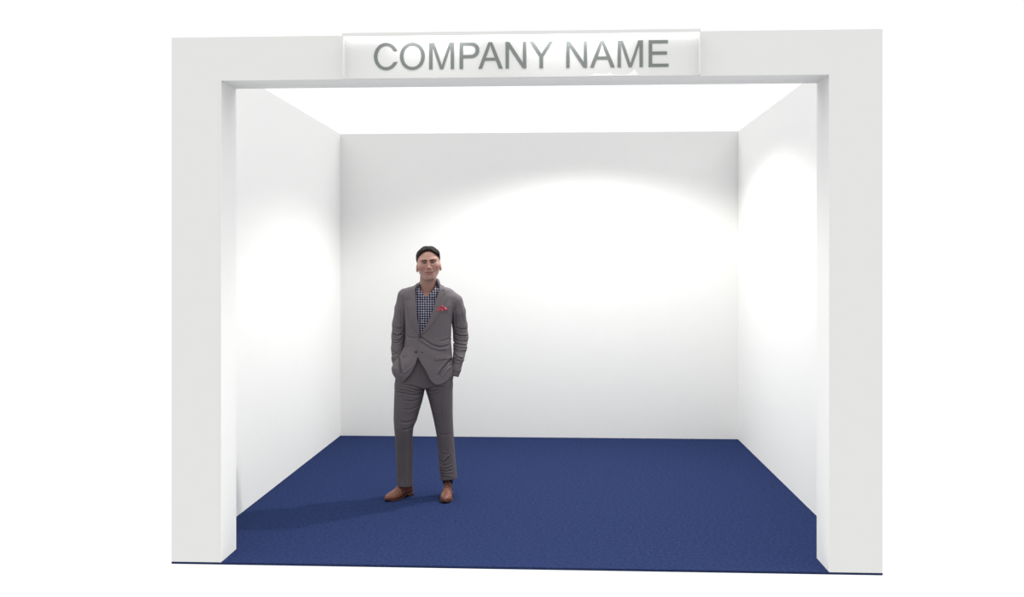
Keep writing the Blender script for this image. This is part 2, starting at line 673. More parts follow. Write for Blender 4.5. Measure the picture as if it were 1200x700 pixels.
# gingham: two crossing sets of navy bands on white cloth, woven in the shirt's own coordinates
M_SHIRT = mat('navy_gingham', (0.4, 0.4, 0.45, 1), 0.8, 0.15)
n = N(M_SHIRT)
sep = n.add('ShaderNodeSeparateXYZ')
n.link(n.obj(), sep.inputs[0])
bands = []
for ax in ('X', 'Z'):
    s = n.add('ShaderNodeMath', operation='MULTIPLY')
    n.link(sep.outputs[ax], s.inputs[0])
    s.inputs[1].default_value = 2 * math.pi / 0.0172
    t = n.add('ShaderNodeMath', operation='SINE')
    n.link(s.outputs[0], t.inputs[0])
    g = n.add('ShaderNodeMapRange')
    g.interpolation_type = 'SMOOTHSTEP'
    n.link(t.outputs[0], g.inputs['Value'])
    g.inputs['From Min'].default_value = -0.40
    g.inputs['From Max'].default_value = 0.15
    bands.append(g.outputs[0])
s = n.add('ShaderNodeMath', operation='ADD')
n.link(bands[0], s.inputs[0])
n.link(bands[1], s.inputs[1])
s2 = n.add('ShaderNodeMath', operation='MULTIPLY')
n.link(s.outputs[0], s2.inputs[0])
s2.inputs[1].default_value = 0.5
n.link(n.ramp(s2.outputs[0], [(0.05, (0.40, 0.40, 0.46, 1)), (0.5, (0.062, 0.058, 0.098, 1)), (0.95, (0.014, 0.013, 0.027, 1))]), n.p.inputs['Base Color'])

# skin: colour of its own per region (lips, stubble, cheeks), plus painted eye-socket shade, in a colour attribute
M_SKIN = mat('skin', (0.42, 0.24, 0.19, 1), 0.5, 0.35)
n = N(M_SKIN)
at = n.add('ShaderNodeVertexColor')
at.layer_name = 'skin_tone'
mxn = n.add('ShaderNodeMix', data_type='RGBA', blend_type='MULTIPLY')
mxn.inputs['Factor'].default_value = 1.0
n.link(at.outputs['Color'], mxn.inputs['A'])
n.link(n.ramp(n.noise(n.obj(), 160, 3), [(0.3, (0.93, 0.92, 0.92, 1)), (0.7, (1.04, 1.04, 1.04, 1))]), mxn.inputs['B'])
n.link(mxn.outputs['Result'], n.p.inputs['Base Color'])
n.p.inputs['Subsurface Weight'].default_value = 0.08
n.p.inputs['Subsurface Radius'].default_value = (0.01, 0.004, 0.002)
n.p.inputs['Subsurface Scale'].default_value = 0.5

# ---------------------------------------------------------------- head frame
HX, HY, HZ = U(502.1), -0.045, V(308.0)
ROLL = math.radians(-3.6)         # his left side is a touch higher in the photo
_cr, _sr = math.cos(ROLL), math.sin(ROLL)


def head_local(X, Y, Z):
    x, z = X - HX, Z - HZ
    return x * _cr - z * _sr, Y - HY, x * _sr + z * _cr


def head_world(x, y, z):
    return (HX + x * _cr + z * _sr, HY + y, HZ - x * _sr + z * _cr)


EYX = 0.0305


def head_sdf(X, Y, Z):
    x, y, z = head_local(X, Y, Z)
    ax = np.sqrt(x * x + 1e-6)
    d = ell(x, y, z, (0, 0.022, 0.030), (0.0765, 0.098, 0.083))
    d = smin(d, ell(x, y, z, (0, -0.022, -0.018), (0.0740, 0.074, 0.085)), 0.042)
    d = smin(d, ell(x, y, z, (0, -0.03, -0.066), (0.057, 0.055, 0.052)), 0.025)
    # jaw line and chin
    d = smin(d, cone(ax, y, z, (0.053, -0.002, -0.060), (0.021, -0.070, -0.108), 0.020, 0.017), 0.02)
    d = smin(d, ell(x, y, z, (0, -0.080, -0.112), (0.026, 0.018, 0.018)), 0.016)
    # cheekbones, brow, muzzle
    d = smin(d, ell(ax, y, z, (0.048, -0.060, -0.026), (0.026, 0.024, 0.022)), 0.022)
    d = smin(d, cone(ax, y, z, (0.050, -0.070, 0.022), (0.012, -0.088, 0.0175), 0.0105, 0.0105), 0.012)
    d = smin(d, ell(x, y, z, (0, -0.074, -0.072), (0.036, 0.026, 0.032)), 0.02)
    # eye sockets
    d = smax(d, -ell(ax, y, z, (EYX, -0.105, 0.002), (0.0225, 0.0295, 0.0145)), 0.010)
    # lids
    d = smin(d, ell(ax, y, z, (EYX, -0.073, -0.001), (0.0150, 0.0135, 0.0125)), 0.004)
    # the opening between the lids
    slit = np.maximum(np.abs(z + 0.0005) - 0.0031 * np.clip(1 - ((ax - EYX) / 0.0145) ** 2, 0, 1), np.maximum(y + 0.072, np.abs(ax - EYX) - 0.0145))
    d = smax(d, -slit, 0.0012)
    # nose
    d = smin(d, cone(x, y, z, (0, -0.087, 0.014), (0, -0.108, -0.032), 0.0075, 0.0105), 0.008)
    d = smin(d, ell(x, y, z, (0, -0.111, -0.036), (0.0105, 0.0105, 0.009)), 0.006)
    d = smin(d, ell(ax, y, z, (0.0125, -0.098, -0.040), (0.0085, 0.011, 0.0078)), 0.005)
    d = smax(d, -ell(ax, y, z, (0.0065, -0.106, -0.0475), (0.0036, 0.005, 0.0035)), 0.002)
    # lips, parted by a thin smile line that rises to the corners
    zc = -0.0735 + 7.0 * x * x
    lip = ell(x, y, z - (zc + 0.0735), (0, -0.0915, -0.0690), (0.029, 0.0105, 0.0060))
    lip2 = ell(x, y, z - (zc + 0.0735) * 0.6, (0, -0.0905, -0.0800), (0.024, 0.0105, 0.0066))
    d = smin(d, lip, 0.004)
    d = smin(d, lip2, 0.004)
    d = d + 0.0020 * np.exp(-((z - zc) / 0.0019) ** 2) * np.clip(2.6 - ax / 0.014, 0, 1) * (y < -0.05)
    # smile folds beside the mouth
    t = np.clip((-0.036 - z) / 0.044, 0, 1)
    fold = ((ax - (0.019 + 0.023 * t ** 0.8)) / 0.0060) ** 2 + (np.maximum(np.abs(z + 0.060) - 0.010, 0) / 0.010) ** 2
    d = d + 0.0026 * np.exp(-fold) * np.clip((-0.03 - y) / 0.02, 0, 1)
    d = d + 0.0018 * np.exp(-((z + 0.092) / 0.006) ** 2 - (x / 0.016) ** 2) * (y < -0.05)
    # ears: shell with a hollow
    ear = ell(ax + 0.10 * (z + 0.032), y - 0.20 * (z + 0.03), z, (0.0825, 0.016, -0.032), (0.0105, 0.020, 0.033))
    ear = smax(ear, -ell(ax, y, z, (0.0965, 0.006, -0.026), (0.0075, 0.012, 0.019)), 0.004)
    d = smin(d, ear, 0.006)
    # neck
    nk = cone(X, Y, Z, (U(502), 0.0, V(322)), (U(501), 0.035, V(352)), 0.0600, 0.066)
    d = smin(d, nk, 0.016)
    return d


def to_local(px, py):
    """floor point under a photo pixel, in the man's own coordinates"""
    d = FW + RT * ((px - 600) / F_PX) + Vector((0, 0, 1)) * ((HOR - py) / F_PX)
    p = CAM + d * (-CAM.z / d.z)
    q = p - Vector((_pos.x, _pos.y, 0))
    a = man.rotation_euler.z
    return Vector((q.x * math.cos(a) + q.y * math.sin(a), -q.x * math.sin(a) + q.y * math.cos(a)))


TOE_R, ANG_R, LEN_R = to_local(452.0, 588.3), math.radians(-133), 0.262
TOE_L, ANG_L, LEN_L = to_local(521.7, 590.6), math.radians(-96), 0.285


def along(toe, ang, L, f):
    return (toe.x - math.cos(ang) * L * f, toe.y - math.sin(ang) * L * f)


ANK_R, FT_R = along(TOE_R, ANG_R, LEN_R, 0.80), along(TOE_R, ANG_R, LEN_R, 0.42)
ANK_L, FT_L = along(TOE_L, ANG_L, LEN_L, 0.80), along(TOE_L, ANG_L, LEN_L, 0.42)

# arms: shoulder, elbow, wrist (his right arm is at the left of the photo)
ARM_R = [((U(477), 0.014, V(350)), 0.040), ((U(467.6), 0.040, V(394)), 0.033), ((U(466.4), 0.012, V(418)), 0.027), ((U(468.0), -0.004, V(433)), 0.024)]
ARM_L = [((U(532), 0.014, V(357)), 0.040), ((U(539.5), 0.038, V(396)), 0.033), ((U(535.5), -0.012, V(422)), 0.026), ((U(527.2), -0.020, V(434)), 0.0220)]


def hand(X, Y, Z, wrist, side):
    """relaxed hand inside the pocket, slanting in over the thigh: palm, four bent fingers, thumb from the side"""
    wx, wy, wz = wrist
    # own frame: q runs from the wrist towards the fingertips, r across the palm towards the thumb
    ca_, sa_ = math.cos(side * 0.50), math.sin(side * 0.50)
    q = (X - wx) * sa_ - (Z - wz) * ca_
    r = ((X - wx) * ca_ + (Z - wz) * sa_) * side
    y = Y - wy
    d = cone(r, y, q, (0, 0, 0.012), (0.0, -0.004, 0.060), 0.024, 0.034)
    d = smax(d, np.abs(y + 0.003) - 0.0145, 0.008)
    for off, ln in ((-0.026, 0.052), (-0.009, 0.066), (0.009, 0.070), (0.026, 0.062)):
        d = smin(d, chain(r, y, q, [((off, -0.003, 0.080), 0.0092), ((off * 1.05, -0.010, 0.080 + ln * 0.5), 0.0084), ((off * 1.02, -0.001, 0.080 + ln), 0.0074)], 0.004), 0.005)
    return smin(d, chain(r, y, q, [((0.022, -0.006, 0.030), 0.013), ((0.041, -0.016, 0.056), 0.0102), ((0.046, -0.018, 0.084), 0.0086)], 0.004), 0.008)


def body_sdf(X, Y, Z):
    d = head_sdf(X, Y, Z)
    t = prof(X, Y, Z, [(344, 481, 526, -0.06, 0.075), (362, 482, 523, -0.080, 0.080), (393, 483, 521, -0.085, 0.065),
                       (415, 480, 521, -0.08, 0.07), (440, 474, 520, -0.07, 0.08), (450, 476, 518, -0.06, 0.08)], 2.2)
    t = smax(t, np.maximum(Z - V(345), V(452) - Z), 0.03)
    t = smin(t, cone(X, Y, Z, (U(498), 0.02, V(345)), (U(480), 0.012, V(351)), 0.044, 0.040), 0.03)
    t = smin(t, cone(X, Y, Z, (U(506), 0.02, V(347)), (U(529), 0.012, V(356)), 0.044, 0.040), 0.03)
    for arm, side in ((ARM_R, 1.0), (ARM_L, -1.0)):
        t = smin(t, chain(X, Y, Z, arm, 0.02), 0.03)
        t = smin(t, hand(X, Y, Z, arm[3][0], side), 0.012)
    for leg in ([((U(479), 0.0, V(450)), 0.066), ((U(472.5), -0.02, V(500)), 0.046), ((ANK_R[0], ANK_R[1], 0.125), 0.033)],
                [((U(514.5), 0.0, V(450)), 0.066), ((U(521.5), 0.0, V(505)), 0.046), ((ANK_L[0], ANK_L[1], 0.125), 0.033)]):
        t = smin(t, chain(X, Y, Z, leg, 0.012), 0.012)
    for ank, ft in ((ANK_R, FT_R), (ANK_L, FT_L)):
        t = smin(t, chain(X, Y, Z, [((ank[0], ank[1], 0.125), 0.033), ((ank[0], ank[1], 0.068), 0.026), ((ft[0], ft[1], 0.044), 0.017)], 0.01), 0.01)
    return smin(d, t, 0.02)


xs = np.concatenate([span(-0.32, -0.105, 0.0065), span(-0.0985, 0.120, 0.0019), span(0.1265, 0.34, 0.0065)])
ys = np.concatenate([span(-0.185, 0.075, 0.0019), span(0.081, 0.16, 0.006)])
zs = np.concatenate([span(-0.01, V(346), 0.0075), span(V(346) + 0.0022, V(286) + 0.01, 0.0021)])
body = sculpt_grid('body', body_sdf, xs, ys, zs, M_SKIN, man, 2)
nv = len(body.data.vertices)
co = np.empty(nv * 3, np.float32)
body.data.vertices.foreach_get('co', co)
co = co.reshape(-1, 3)
hx, hy, hz = head_local(co[:, 0], co[:, 1], co[:, 2])
tone = np.tile(np.array([0.360, 0.200, 0.160]), (nv, 1))


def blend(mask, c):
    global tone
    tone = tone * (1 - mask[:, None]) + np.array(c) * mask[:, None]


front = (hy < -0.02).astype(float)
blend(0.45 * front * np.exp(-(((np.abs(hx) - 0.042) / 0.022) ** 2 + ((hz + 0.035) / 0.022) ** 2)), (0.37, 0.145, 0.125))      # ruddy cheeks
blend(0.50 * front * np.exp(-((hx / 0.013) ** 2 + ((hz + 0.036) / 0.014) ** 2)), (0.39, 0.175, 0.14))                          # nose
stub = np.clip((-0.048 - hz) / 0.02, 0, 1) * np.clip((0.045 - hy) / 0.03, 0, 1) * np.clip((hz + 0.160) / 0.02, 0, 1)
blend(0.38 * stub, (0.23, 0.150, 0.125))                                                                                  # shaven beard
zc = -0.0735 + 7.0 * hx * hx
lips = np.clip(1.35 - np.sqrt((hx / 0.030) ** 2 + ((hz - zc * 0.8 - 0.2 * -0.0735 + 0.0012) / 0.0098) ** 2), 0, 1)
blend(np.clip(lips * 2.0, 0, 0.8) * (hy < -0.07), (0.30, 0.105, 0.095))
blend(0.85 * np.exp(-((hz - zc) / 0.0024) ** 2) * np.clip((0.037 - np.abs(hx)) / 0.006, 0, 1) * (hy < -0.05), (0.085, 0.030, 0.026))
lash = np.exp(-(((np.abs(hx) - EYX) / 0.016) ** 4)) * np.exp(-((hz - 0.0048) / 0.0022) ** 2) * (hy < -0.06)
blend(0.85 * lash, (0.05, 0.028, 0.022))                                                                                  # lashes
blend(0.55 * np.exp(-(((np.abs(hx) - EYX) / 0.019) ** 2 + ((hz + 0.004) / 0.012) ** 2)) * (hy < -0.05), (0.22, 0.11, 0.095))  # eyelid skin, darkened with painted eye-socket shade
ca = body.data.color_attributes.new('skin_tone', 'FLOAT_COLOR', 'POINT')
ca.data.foreach_set('color', np.concatenate([tone, np.ones((nv, 1))], 1).astype(np.float32).ravel())

# eyes: white ball with iris and pupil by the eye's own coordinates
n = N(M_EYE)
ln = n.add('ShaderNodeVectorMath', operation='LENGTH')
sx_ = n.add('ShaderNodeSeparateXYZ')
cx_ = n.add('ShaderNodeCombineXYZ')
n.link(n.obj(), sx_.inputs[0])
n.link(sx_.outputs['X'], cx_.inputs['X'])
n.link(sx_.outputs['Z'], cx_.inputs['Z'])
n.link(cx_.outputs[0], ln.inputs[0])
mr = n.add('ShaderNodeMath', operation='MULTIPLY')
n.link(ln.outputs['Value'], mr.inputs[0])
mr.inputs[1].default_value = 100.0
n.link(n.ramp(mr.outputs[0], [(0.20, (0.006, 0.005, 0.005, 1)), (0.27, (0.035, 0.026, 0.021, 1)), (0.52, (0.02, 0.016, 0.014, 1)), (0.62, (0.22, 0.19, 0.175, 1))]), n.p.inputs['Base Color'])
for sgn in (-1, 1):
    bm = bmesh.new()
    bmesh.ops.create_uvsphere(bm, u_segments=24, v_segments=16, radius=0.0118)
    me = bpy.data.meshes.new('eye')
    bm.to_mesh(me)
    bm.free()
    e = link_mesh('eye', me, M_EYE, body, smooth=True)
    e.location = head_world(sgn * EYX, -0.0745, -0.0005)

# eyebrows
def brow(s_):
    def fn(X, Y, Z):
        x, y, z = head_local(X, Y, Z)
        x = x * s_
        zc_ = 0.0160 + 0.0018 * np.clip((x - 0.012) / 0.022, 0, 1) - 0.005 * np.clip((x - 0.036) / 0.016, 0, 1)
        hw = 0.0040 - 0.0022 * np.clip((x - 0.030) / 0.022, 0, 1)
        d = np.maximum(np.abs(z - zc_) - hw, np.maximum(0.011 - x, x - 0.053))
        hd = head_sdf(X, Y, Z)
        hd = hd + 0.0006 * np.sin(x * 1800 + z * 1500)
        return smax(d, np.abs(hd - 0.0005) - 0.0022, 0.001)
    c = head_world(s_ * 0.032, -0.075, 0.02)
    return sculpt('eyebrow', fn, (c[0] - 0.03, c[0] + 0.03, c[1] - 0.035, c[1] + 0.045, c[2] - 0.018, c[2] + 0.018), 0.0011, M_BROW, body, 1)


brow(-1)
brow(1)


# hair: cropped sides, fuller swept top with a parted, slightly raised front edge
def hair_sdf(X, Y, Z):
    x, y, z = head_local(X, Y, Z)
    d = ell(x, y, z, (-0.001, 0.022, 0.031), (0.0880, 0.1075, 0.0845))
    d = smin(d, ell(x, y, z, (0.004, -0.008, 0.066), (0.064, 0.082, 0.0470)), 0.03)
    d = smin(d, cone(x, y, z, (0.004, -0.062, 0.082), (0.060, -0.030, 0.070), 0.018, 0.020), 0.02)
    d = smin(d, ell(x, y, z, (0, 0.050, -0.030), (0.0740, 0.0720, 0.0750)), 0.02)
    ang = x * 0.92 + y * 0.45
    strand = np.sin(ang * 420 + 3 * np.sin(y * 60) + z * 160) * 0.5 + np.sin(ang * 870 + z * 310 + y * 130) * 0.35
    top = np.clip((z - 0.03) / 0.05, 0, 1)
    d = d + strand * (0.0007 + 0.0015 * top) + 0.0022 * top * np.sin(x * 105 + y * 70 + 0.8)
    # hairline seen from the front, then sides above the ears, then the nape
    ax = np.abs(x)
    fr_ = np.interp(x, [-0.086, -0.078, -0.067, -0.0436, -0.0116, 0.023, 0.050, 0.070, 0.079, 0.086],
                    [0.000, 0.020, 0.050, 0.0705, 0.0835, 0.080, 0.062, 0.046, 0.018, 0.0]).astype(np.float32)
    side = np.where(ax > 0.060, -0.010 + 0.45 * np.clip(y + 0.012, -0.03, 0.025), 1.0)
    side = np.where(y > 0.012, 0.000 - 2.6 * np.clip(y - 0.034, 0, 0.036), side)
    lim = np.where(y < -0.030 - 0.0 * x, fr_, np.minimum(fr_, side))
    lim = np.where(y > 0.012, side, lim)
    lim = lim + 0.0022 * np.sin(x * 560 + 2.2 * np.sin(x * 130 + 1.0)) + 0.0016 * np.sin(x * 1150 + y * 500)
    hd = head_sdf(X, Y, Z)
    up_ = np.clip(z - lim, 0, 0.06)
    lift = 0.0030 + 0.80 * np.minimum(up_, 0.012) + 0.25 * np.clip(up_ - 0.012, 0, 0.06)
    d = smax(d, hd - lift, 0.004)
    d = smax(d, (lim - z) * 0.7, 0.002)
    return smax(d, -(hd + 0.004), 0.002)


hb = head_world(0, 0, 0)
hair = sculpt('hair', hair_sdf, (hb[0] - 0.105, hb[0] + 0.105, hb[1] - 0.125, hb[1] + 0.15, hb[2] - 0.12, hb[2] + 0.14), 0.0021, M_HAIR, man, 0)


# ---------------------------------------------------------------- jacket
TORSO = [  # py, left px, right px, front y, back y
    (334, 483, 522, -0.070, 0.095), (340, 476, 530, -0.085, 0.108), (347, 473, 534, -0.102, 0.120), (358, 472.5, 533, -0.122, 0.128),
    (370, 474.0, 530.0, -0.130, 0.125), (382, 475.0, 529.0, -0.128, 0.112), (395, 475.4, 528.8, -0.125, 0.102),
    (405, 474, 528.8, -0.128, 0.106), (415, 469.5, 529.5, -0.136, 0.116), (424, 461.5, 531.0, -0.142, 0.126),
    (431, 458.6, 532.4, -0.146, 0.132), (438, 460.2, 532.4, -0.147, 0.136), (446, 464.6, 532.0, -0.146, 0.136), (456, 467, 531, -0.144, 0.136)]

J_FOLDS = [
    # pull lines from the buttoned waist
    ([(492, 393), (500, 399), (508, 404), (516, 406), (526, 404)], 0.0075, 0.0080),
    ([(493, 396), (503, 404), (513, 408), (525, 408)], -0.0035, 0.0100),
    ([(515, 399), (522, 398), (529, 395)], 0.004, 0.007),
    ([(476, 392), (483, 396), (489, 394)], 0.0025, 0.007),
    # drape of the skirt thrown back over the pocketed hands
    ([(468, 417), (469.5, 424), (470, 431), (472, 436)], 0.0125, 0.0080),
    ([(472, 436), (478, 432), (486, 424)], -0.003, 0.010),
    ([(463, 427), (466, 434), (470, 440)], -0.004, 0.009),
    ([(530, 419), (523, 425), (517, 432), (513, 438)], 0.0120, 0.0080),
    ([(528, 428), (521, 435), (516, 443)], -0.004, 0.010),
    # front edge between the buttons
    ([(491.4, 394), (490.6, 400), (490.4, 408), (490.6, 416)], 0.0040, 0.0040),
    # princess dart and chest fall
    ([(481, 372), (480, 385), (479, 400), (477, 412)], 0.0018, 0.005),
    ([(519, 374), (520, 386), (519, 396)], 0.0018, 0.006),
    ([(476, 358), (479, 366), (480, 376)], 0.0035, 0.008),
    ([(529, 362), (527, 370), (526, 380)], 0.0035, 0.008),
]

HEM_CUT = [(489.7, 417), (488.5, 421), (485.4, 429), (481.4, 436), (476, 442.8), (473, 445.6), (470.4, 446.6), (467.6, 446.4), (465.2, 444.9),
           (463, 441.7), (459, 435.6), (455, 431), (440, 431), (440, 475), (560, 475), (545, 434), (531, 439.4), (522, 446.2), (517, 448.4),
           (514, 449), (511, 448.9), (508, 447.4), (504, 443), (500, 434.6), (496.4, 428.3), (493.2, 422.8), (491.0, 417.5)]
VEE = [(487.2, 328), (486.8, 338), (487.2, 352), (489.2, 372), (492.3, 392.5), (496.5, 386), (503, 374), (508.5, 360), (513.0, 345), (515.6, 334), (515.6, 326)]


def torso_sdf(X, Y, Z):
    d = prof(X, Y, Z, TORSO, 2.25)
    d = smax(d, Z - V(337), 0.025)
    # sloping shoulders up to the neck
    d = smin(d, chain(X, Y, Z, [((U(495), 0.030, V(345.5)), 0.064), ((U(479), 0.015, V(347.8)), 0.060)], 0.02), 0.035)
    d = smin(d, chain(X, Y, Z, [((U(508), 0.030, V(344.5)), 0.064), ((U(530), 0.015, V(353.0)), 0.058)], 0.02), 0.035)
    d = smin(d, chain(X, Y, Z, [((U(496), 0.036, V(340)), 0.050), ((U(508), 0.036, V(339)), 0.050)], 0.02), 0.035)
    return d


def jacket_outer(X, Y, Z):
    d = torso_sdf(X, Y, Z)
    ff = np.clip((0.02 - Y) / 0.06, 0, 1)
    d = d + folds(X, Z, J_FOLDS) * ff
    d = d + 0.0012 * np.sin(X * 31 + Z * 17 + 2 * np.sin(Z * 23)) * np.clip((V(380) - Z) / 0.1, 0, 1)
    return d


def neck_hole(X, Y, Z):
    return cone(X, Y, Z, (U(501.5), 0.010, V(355)), (U(502), 0.012, V(318)), 0.074, 0.078)


def jacket_sdf(X, Y, Z):
    d = jacket_outer(X, Y, Z)
    inner = torso_sdf(X, Y, Z) + 0.013 + 0.016 * np.clip((V(412) - Z) / 0.05, 0, 1)
    d = smax(d, -inner, 0.004)
    fr = (Y - 0.0)
    d = smax(d, -np.maximum(poly2(X, Z, VEE), fr), 0.003)
    d = smax(d, -np.maximum(poly2(X, Z, HEM_CUT), fr - 0.03), 0.004)
    d = np.maximum(d, np.where(Y > 0.02, V(446) - Z, V(470) - Z))
    d = smax(d, -neck_hole(X, Y, Z), 0.004)
    return d


jacket = sculpt('jacket', jacket_sdf, (U(452), U(541), -0.16, 0.15, V(452), V(322)), 0.0032, M_SUIT, man, 2)

# sleeves: upper arm, elbow, forearm running into the pockets
SL_R = [((U(475.5), 0.012, V(347.5)), 0.0600), ((U(472.0), 0.020, V(362)), 0.0580), ((U(468.3), 0.034, V(380)), 0.0530), ((U(467.0), 0.040, V(395)), 0.0510),
        ((U(466.1), 0.026, V(408)), 0.0465), ((U(466.2), 0.006, V(420)), 0.0430), ((U(467.2), 0.000, V(431)), 0.0380)]
SL_L = [((U(533.0), 0.012, V(354.0)), 0.0600), ((U(536.5), 0.020, V(366)), 0.0580), ((U(539.0), 0.036, V(382)), 0.0550), ((U(540.2), 0.044, V(396)), 0.0555),
        ((U(539.3), 0.020, V(408)), 0.0490), ((U(537.2), -0.015, V(420)), 0.0410), ((U(534.4), -0.035, V(433)), 0.0340), ((U(533.0), -0.040, V(439)), 0.0300)]
R_FOLDS = [
    ([(460, 391), (466, 393.5), (472, 391)], 0.0100, 0.0062), ([(459.5, 396), (465, 397.5), (472, 394.5)], -0.0060, 0.0055),
    ([(459, 401), (465, 402.5), (471, 398)], 0.0070, 0.0055), ([(461, 383), (467, 386), (472, 384)], 0.0040, 0.0070),
    ([(459, 410), (464, 413), (470, 415)], 0.0060, 0.0060), ([(459, 416.5), (464, 414), (469, 411)], 0.0050, 0.0055),
    ([(471, 360), (470, 370), (471, 381)], 0.0040, 0.0070), ([(467, 352), (466, 362), (465, 372)], -0.0025, 0.0090),
    ([(460, 421), (465, 420), (469, 424)], 0.0035, 0.0060)]
L_FOLDS = [
    ([(532, 391), (539, 394.5), (549, 394)], 0.0100, 0.0062), ([(533, 396), (540, 399), (549, 398)], -0.0060, 0.0060),
    ([(531, 402), (539, 404), (548, 405.5)], 0.0100, 0.0062), ([(532, 408), (540, 410), (547, 410)], -0.0050, 0.0055),
    ([(534, 384), (541, 387), (548, 386)], 0.0050, 0.0070), ([(532, 415), (538, 419.5), (545, 420.5)], 0.0085, 0.0058),
    ([(533, 424), (538, 425), (543, 423)], -0.0040, 0.0055), ([(534, 412), (539, 413), (546, 413)], 0.0040, 0.0050),
    ([(533, 362), (534, 372), (534, 382)], 0.0040, 0.0070), ([(540, 356), (543, 366), (545, 378)], -0.0025, 0.0090),
    ([(531.5, 430), (535, 432), (539, 431)], 0.0030, 0.0050)]


def sleeve(pts, fl, bx_):
    def fn(X, Y, Z):
        d = chain(X, Y, Z, pts, 0.012)
        d = d + folds(X, Z, fl) * np.where(Y < 0.09, 1.0, 0.3)
        end, prev = np.array(pts[-1][0]), np.array(pts[-2][0])
        nrm = (end - prev) / np.linalg.norm(end - prev)
        pl = (X - end[0]) * nrm[0] + (Y - end[1]) * nrm[1] + (Z - end[2]) * nrm[2]
        return smax(d, pl - 0.012, 0.006)
    return sculpt('sleeve', fn, bx_, 0.0032, M_SUIT, jacket, 2)


sleeve(SL_R, R_FOLDS, (U(450), U(490), -0.12, 0.12, V(446), V(332)))
sleeve(SL_L, L_FOLDS, (U(520), U(556), -0.12, 0.12, V(450), V(338)))


def patch(name, host, poly, t0, t1, h, material, parent, ymax=0.0, soft=0.002, extra=None):
    """a thin piece of cloth lying on the front of host: outline in photo px, from t0 to t1 above it"""
    xsx = [U(a) for a, b in poly]
    zsz = [V(b) for a, b in poly]

    def fn(X, Y, Z):
        hd = host(X, Y, Z)
        if extra is not None:
            hd = hd + extra(X, Y, Z)
        d = smax(poly2(X, Z, poly), np.maximum(hd - t1, t0 - hd), soft)
        return np.maximum(d, Y - ymax)
    pad = 0.006
    return sculpt(name, fn, (min(xsx) - pad, max(xsx) + pad, -0.165, ymax + pad, min(zsz) - pad, max(zsz) + pad), h, material, parent, 1)


LAP_R = [(488.4, 332.6), (486.9, 338), (487.3, 352), (489.3, 372), (492.4, 393), (487.5, 386), (481.5, 374), (478.2, 363.5), (475.8, 353.2), (480.6, 352.2), (478.8, 346.5), (481.2, 337)]
LAP_L = [(515.0, 327.5), (515.2, 334), (512.6, 345), (508.1, 360), (502.6, 374), (492.2, 393), (499.5, 387), (509, 376), (516.5, 363), (522.6, 350.2), (518.2, 347.0), (522.8, 342.4), (519.5, 333)]
patch('lapel', jacket_outer, LAP_R, -0.001, 0.0055, 0.0021, M_SUIT, jacket, 0.02)
patch('lapel', jacket_outer, LAP_L, -0.001, 0.0055, 0.0021, M_SUIT, jacket, 0.02)


def collar_sdf(X, Y, Z):
    # stand of the jacket collar wrapping the back of the neck
    yc = 0.012
    r = np.sqrt((X - U(501.8)) ** 2 + ((Y - yc) * 0.95) ** 2)
    zt_ = V(329.0) - 0.10 * np.clip(0.06 - Y, 0, 0.2) + (X - U(501.8)) * 0.22
    tilt = 0.078 + (V(330) - Z) * 0.35
    d = np.maximum(np.abs(r - tilt) - 0.0055, np.maximum(Z - zt_, V(339.5) - Z))
    return smax(d, -0.035 - Y, 0.004)


sculpt('jacket_collar', collar_sdf, (U(483), U(521), -0.07, 0.13, V(348), V(322)), 0.0028, M_SUIT, jacket, 2)

patch('pocket_flap', jacket_outer, [(508.6, 416.6), (529.6, 413.4), (529.8, 419.0), (509.2, 420.6)], -0.001, 0.0045, 0.0022, M_SUIT, jacket)
patch('pocket_flap', jacket_outer, [(471.4, 412.6), (475.6, 413.4), (475.4, 416.8), (471.8, 416.4)], -0.001, 0.0045, 0.0022, M_SUIT, jacket)
patch('breast_pocket_welt', jacket_outer, [(511.4, 363.4), (524.8, 362.2), (525.2, 365.4), (511.8, 366.9)], -0.001, 0.0035, 0.002, M_SUIT, jacket)
SQ = [(511.4, 364.0), (511.9, 361.4), (513.6, 359.8), (515.2, 359.2), (517.4, 357.2), (519.4, 358.6), (521.6, 359.3), (523.6, 361.0), (525.3, 361.6), (525.0, 363.0)]
tag(patch('pocket_square', jacket_outer, SQ, 0.0, 0.0085, 0.0016, M_SQUARE, jacket, soft=0.004,
          extra=lambda X, Y, Z: 0.0022 * np.sin(X * 520 + Z * 260) * np.sin(Z * 420 - X * 180)), 'red pocket square with pale flecks')

# ray helper for laying small hard pieces on the cloth


def skin_of(ob):
    me = ob.data
    vs = np.empty(len(me.vertices) * 3, np.float32)
    me.vertices.foreach_get('co', vs)
    return BVHTree.FromPolygons([Vector(v_) for v_ in vs.reshape(-1, 3)], [tuple(p_.vertices) for p_ in me.polygons])


BV_J = skin_of(jacket)


def front_y(bv, x, z):
    hit = bv.ray_cast(Vector((x, -1, z)), Vector((0, 1, 0)))
    return hit[0].y if hit[0] is not None else -0.12


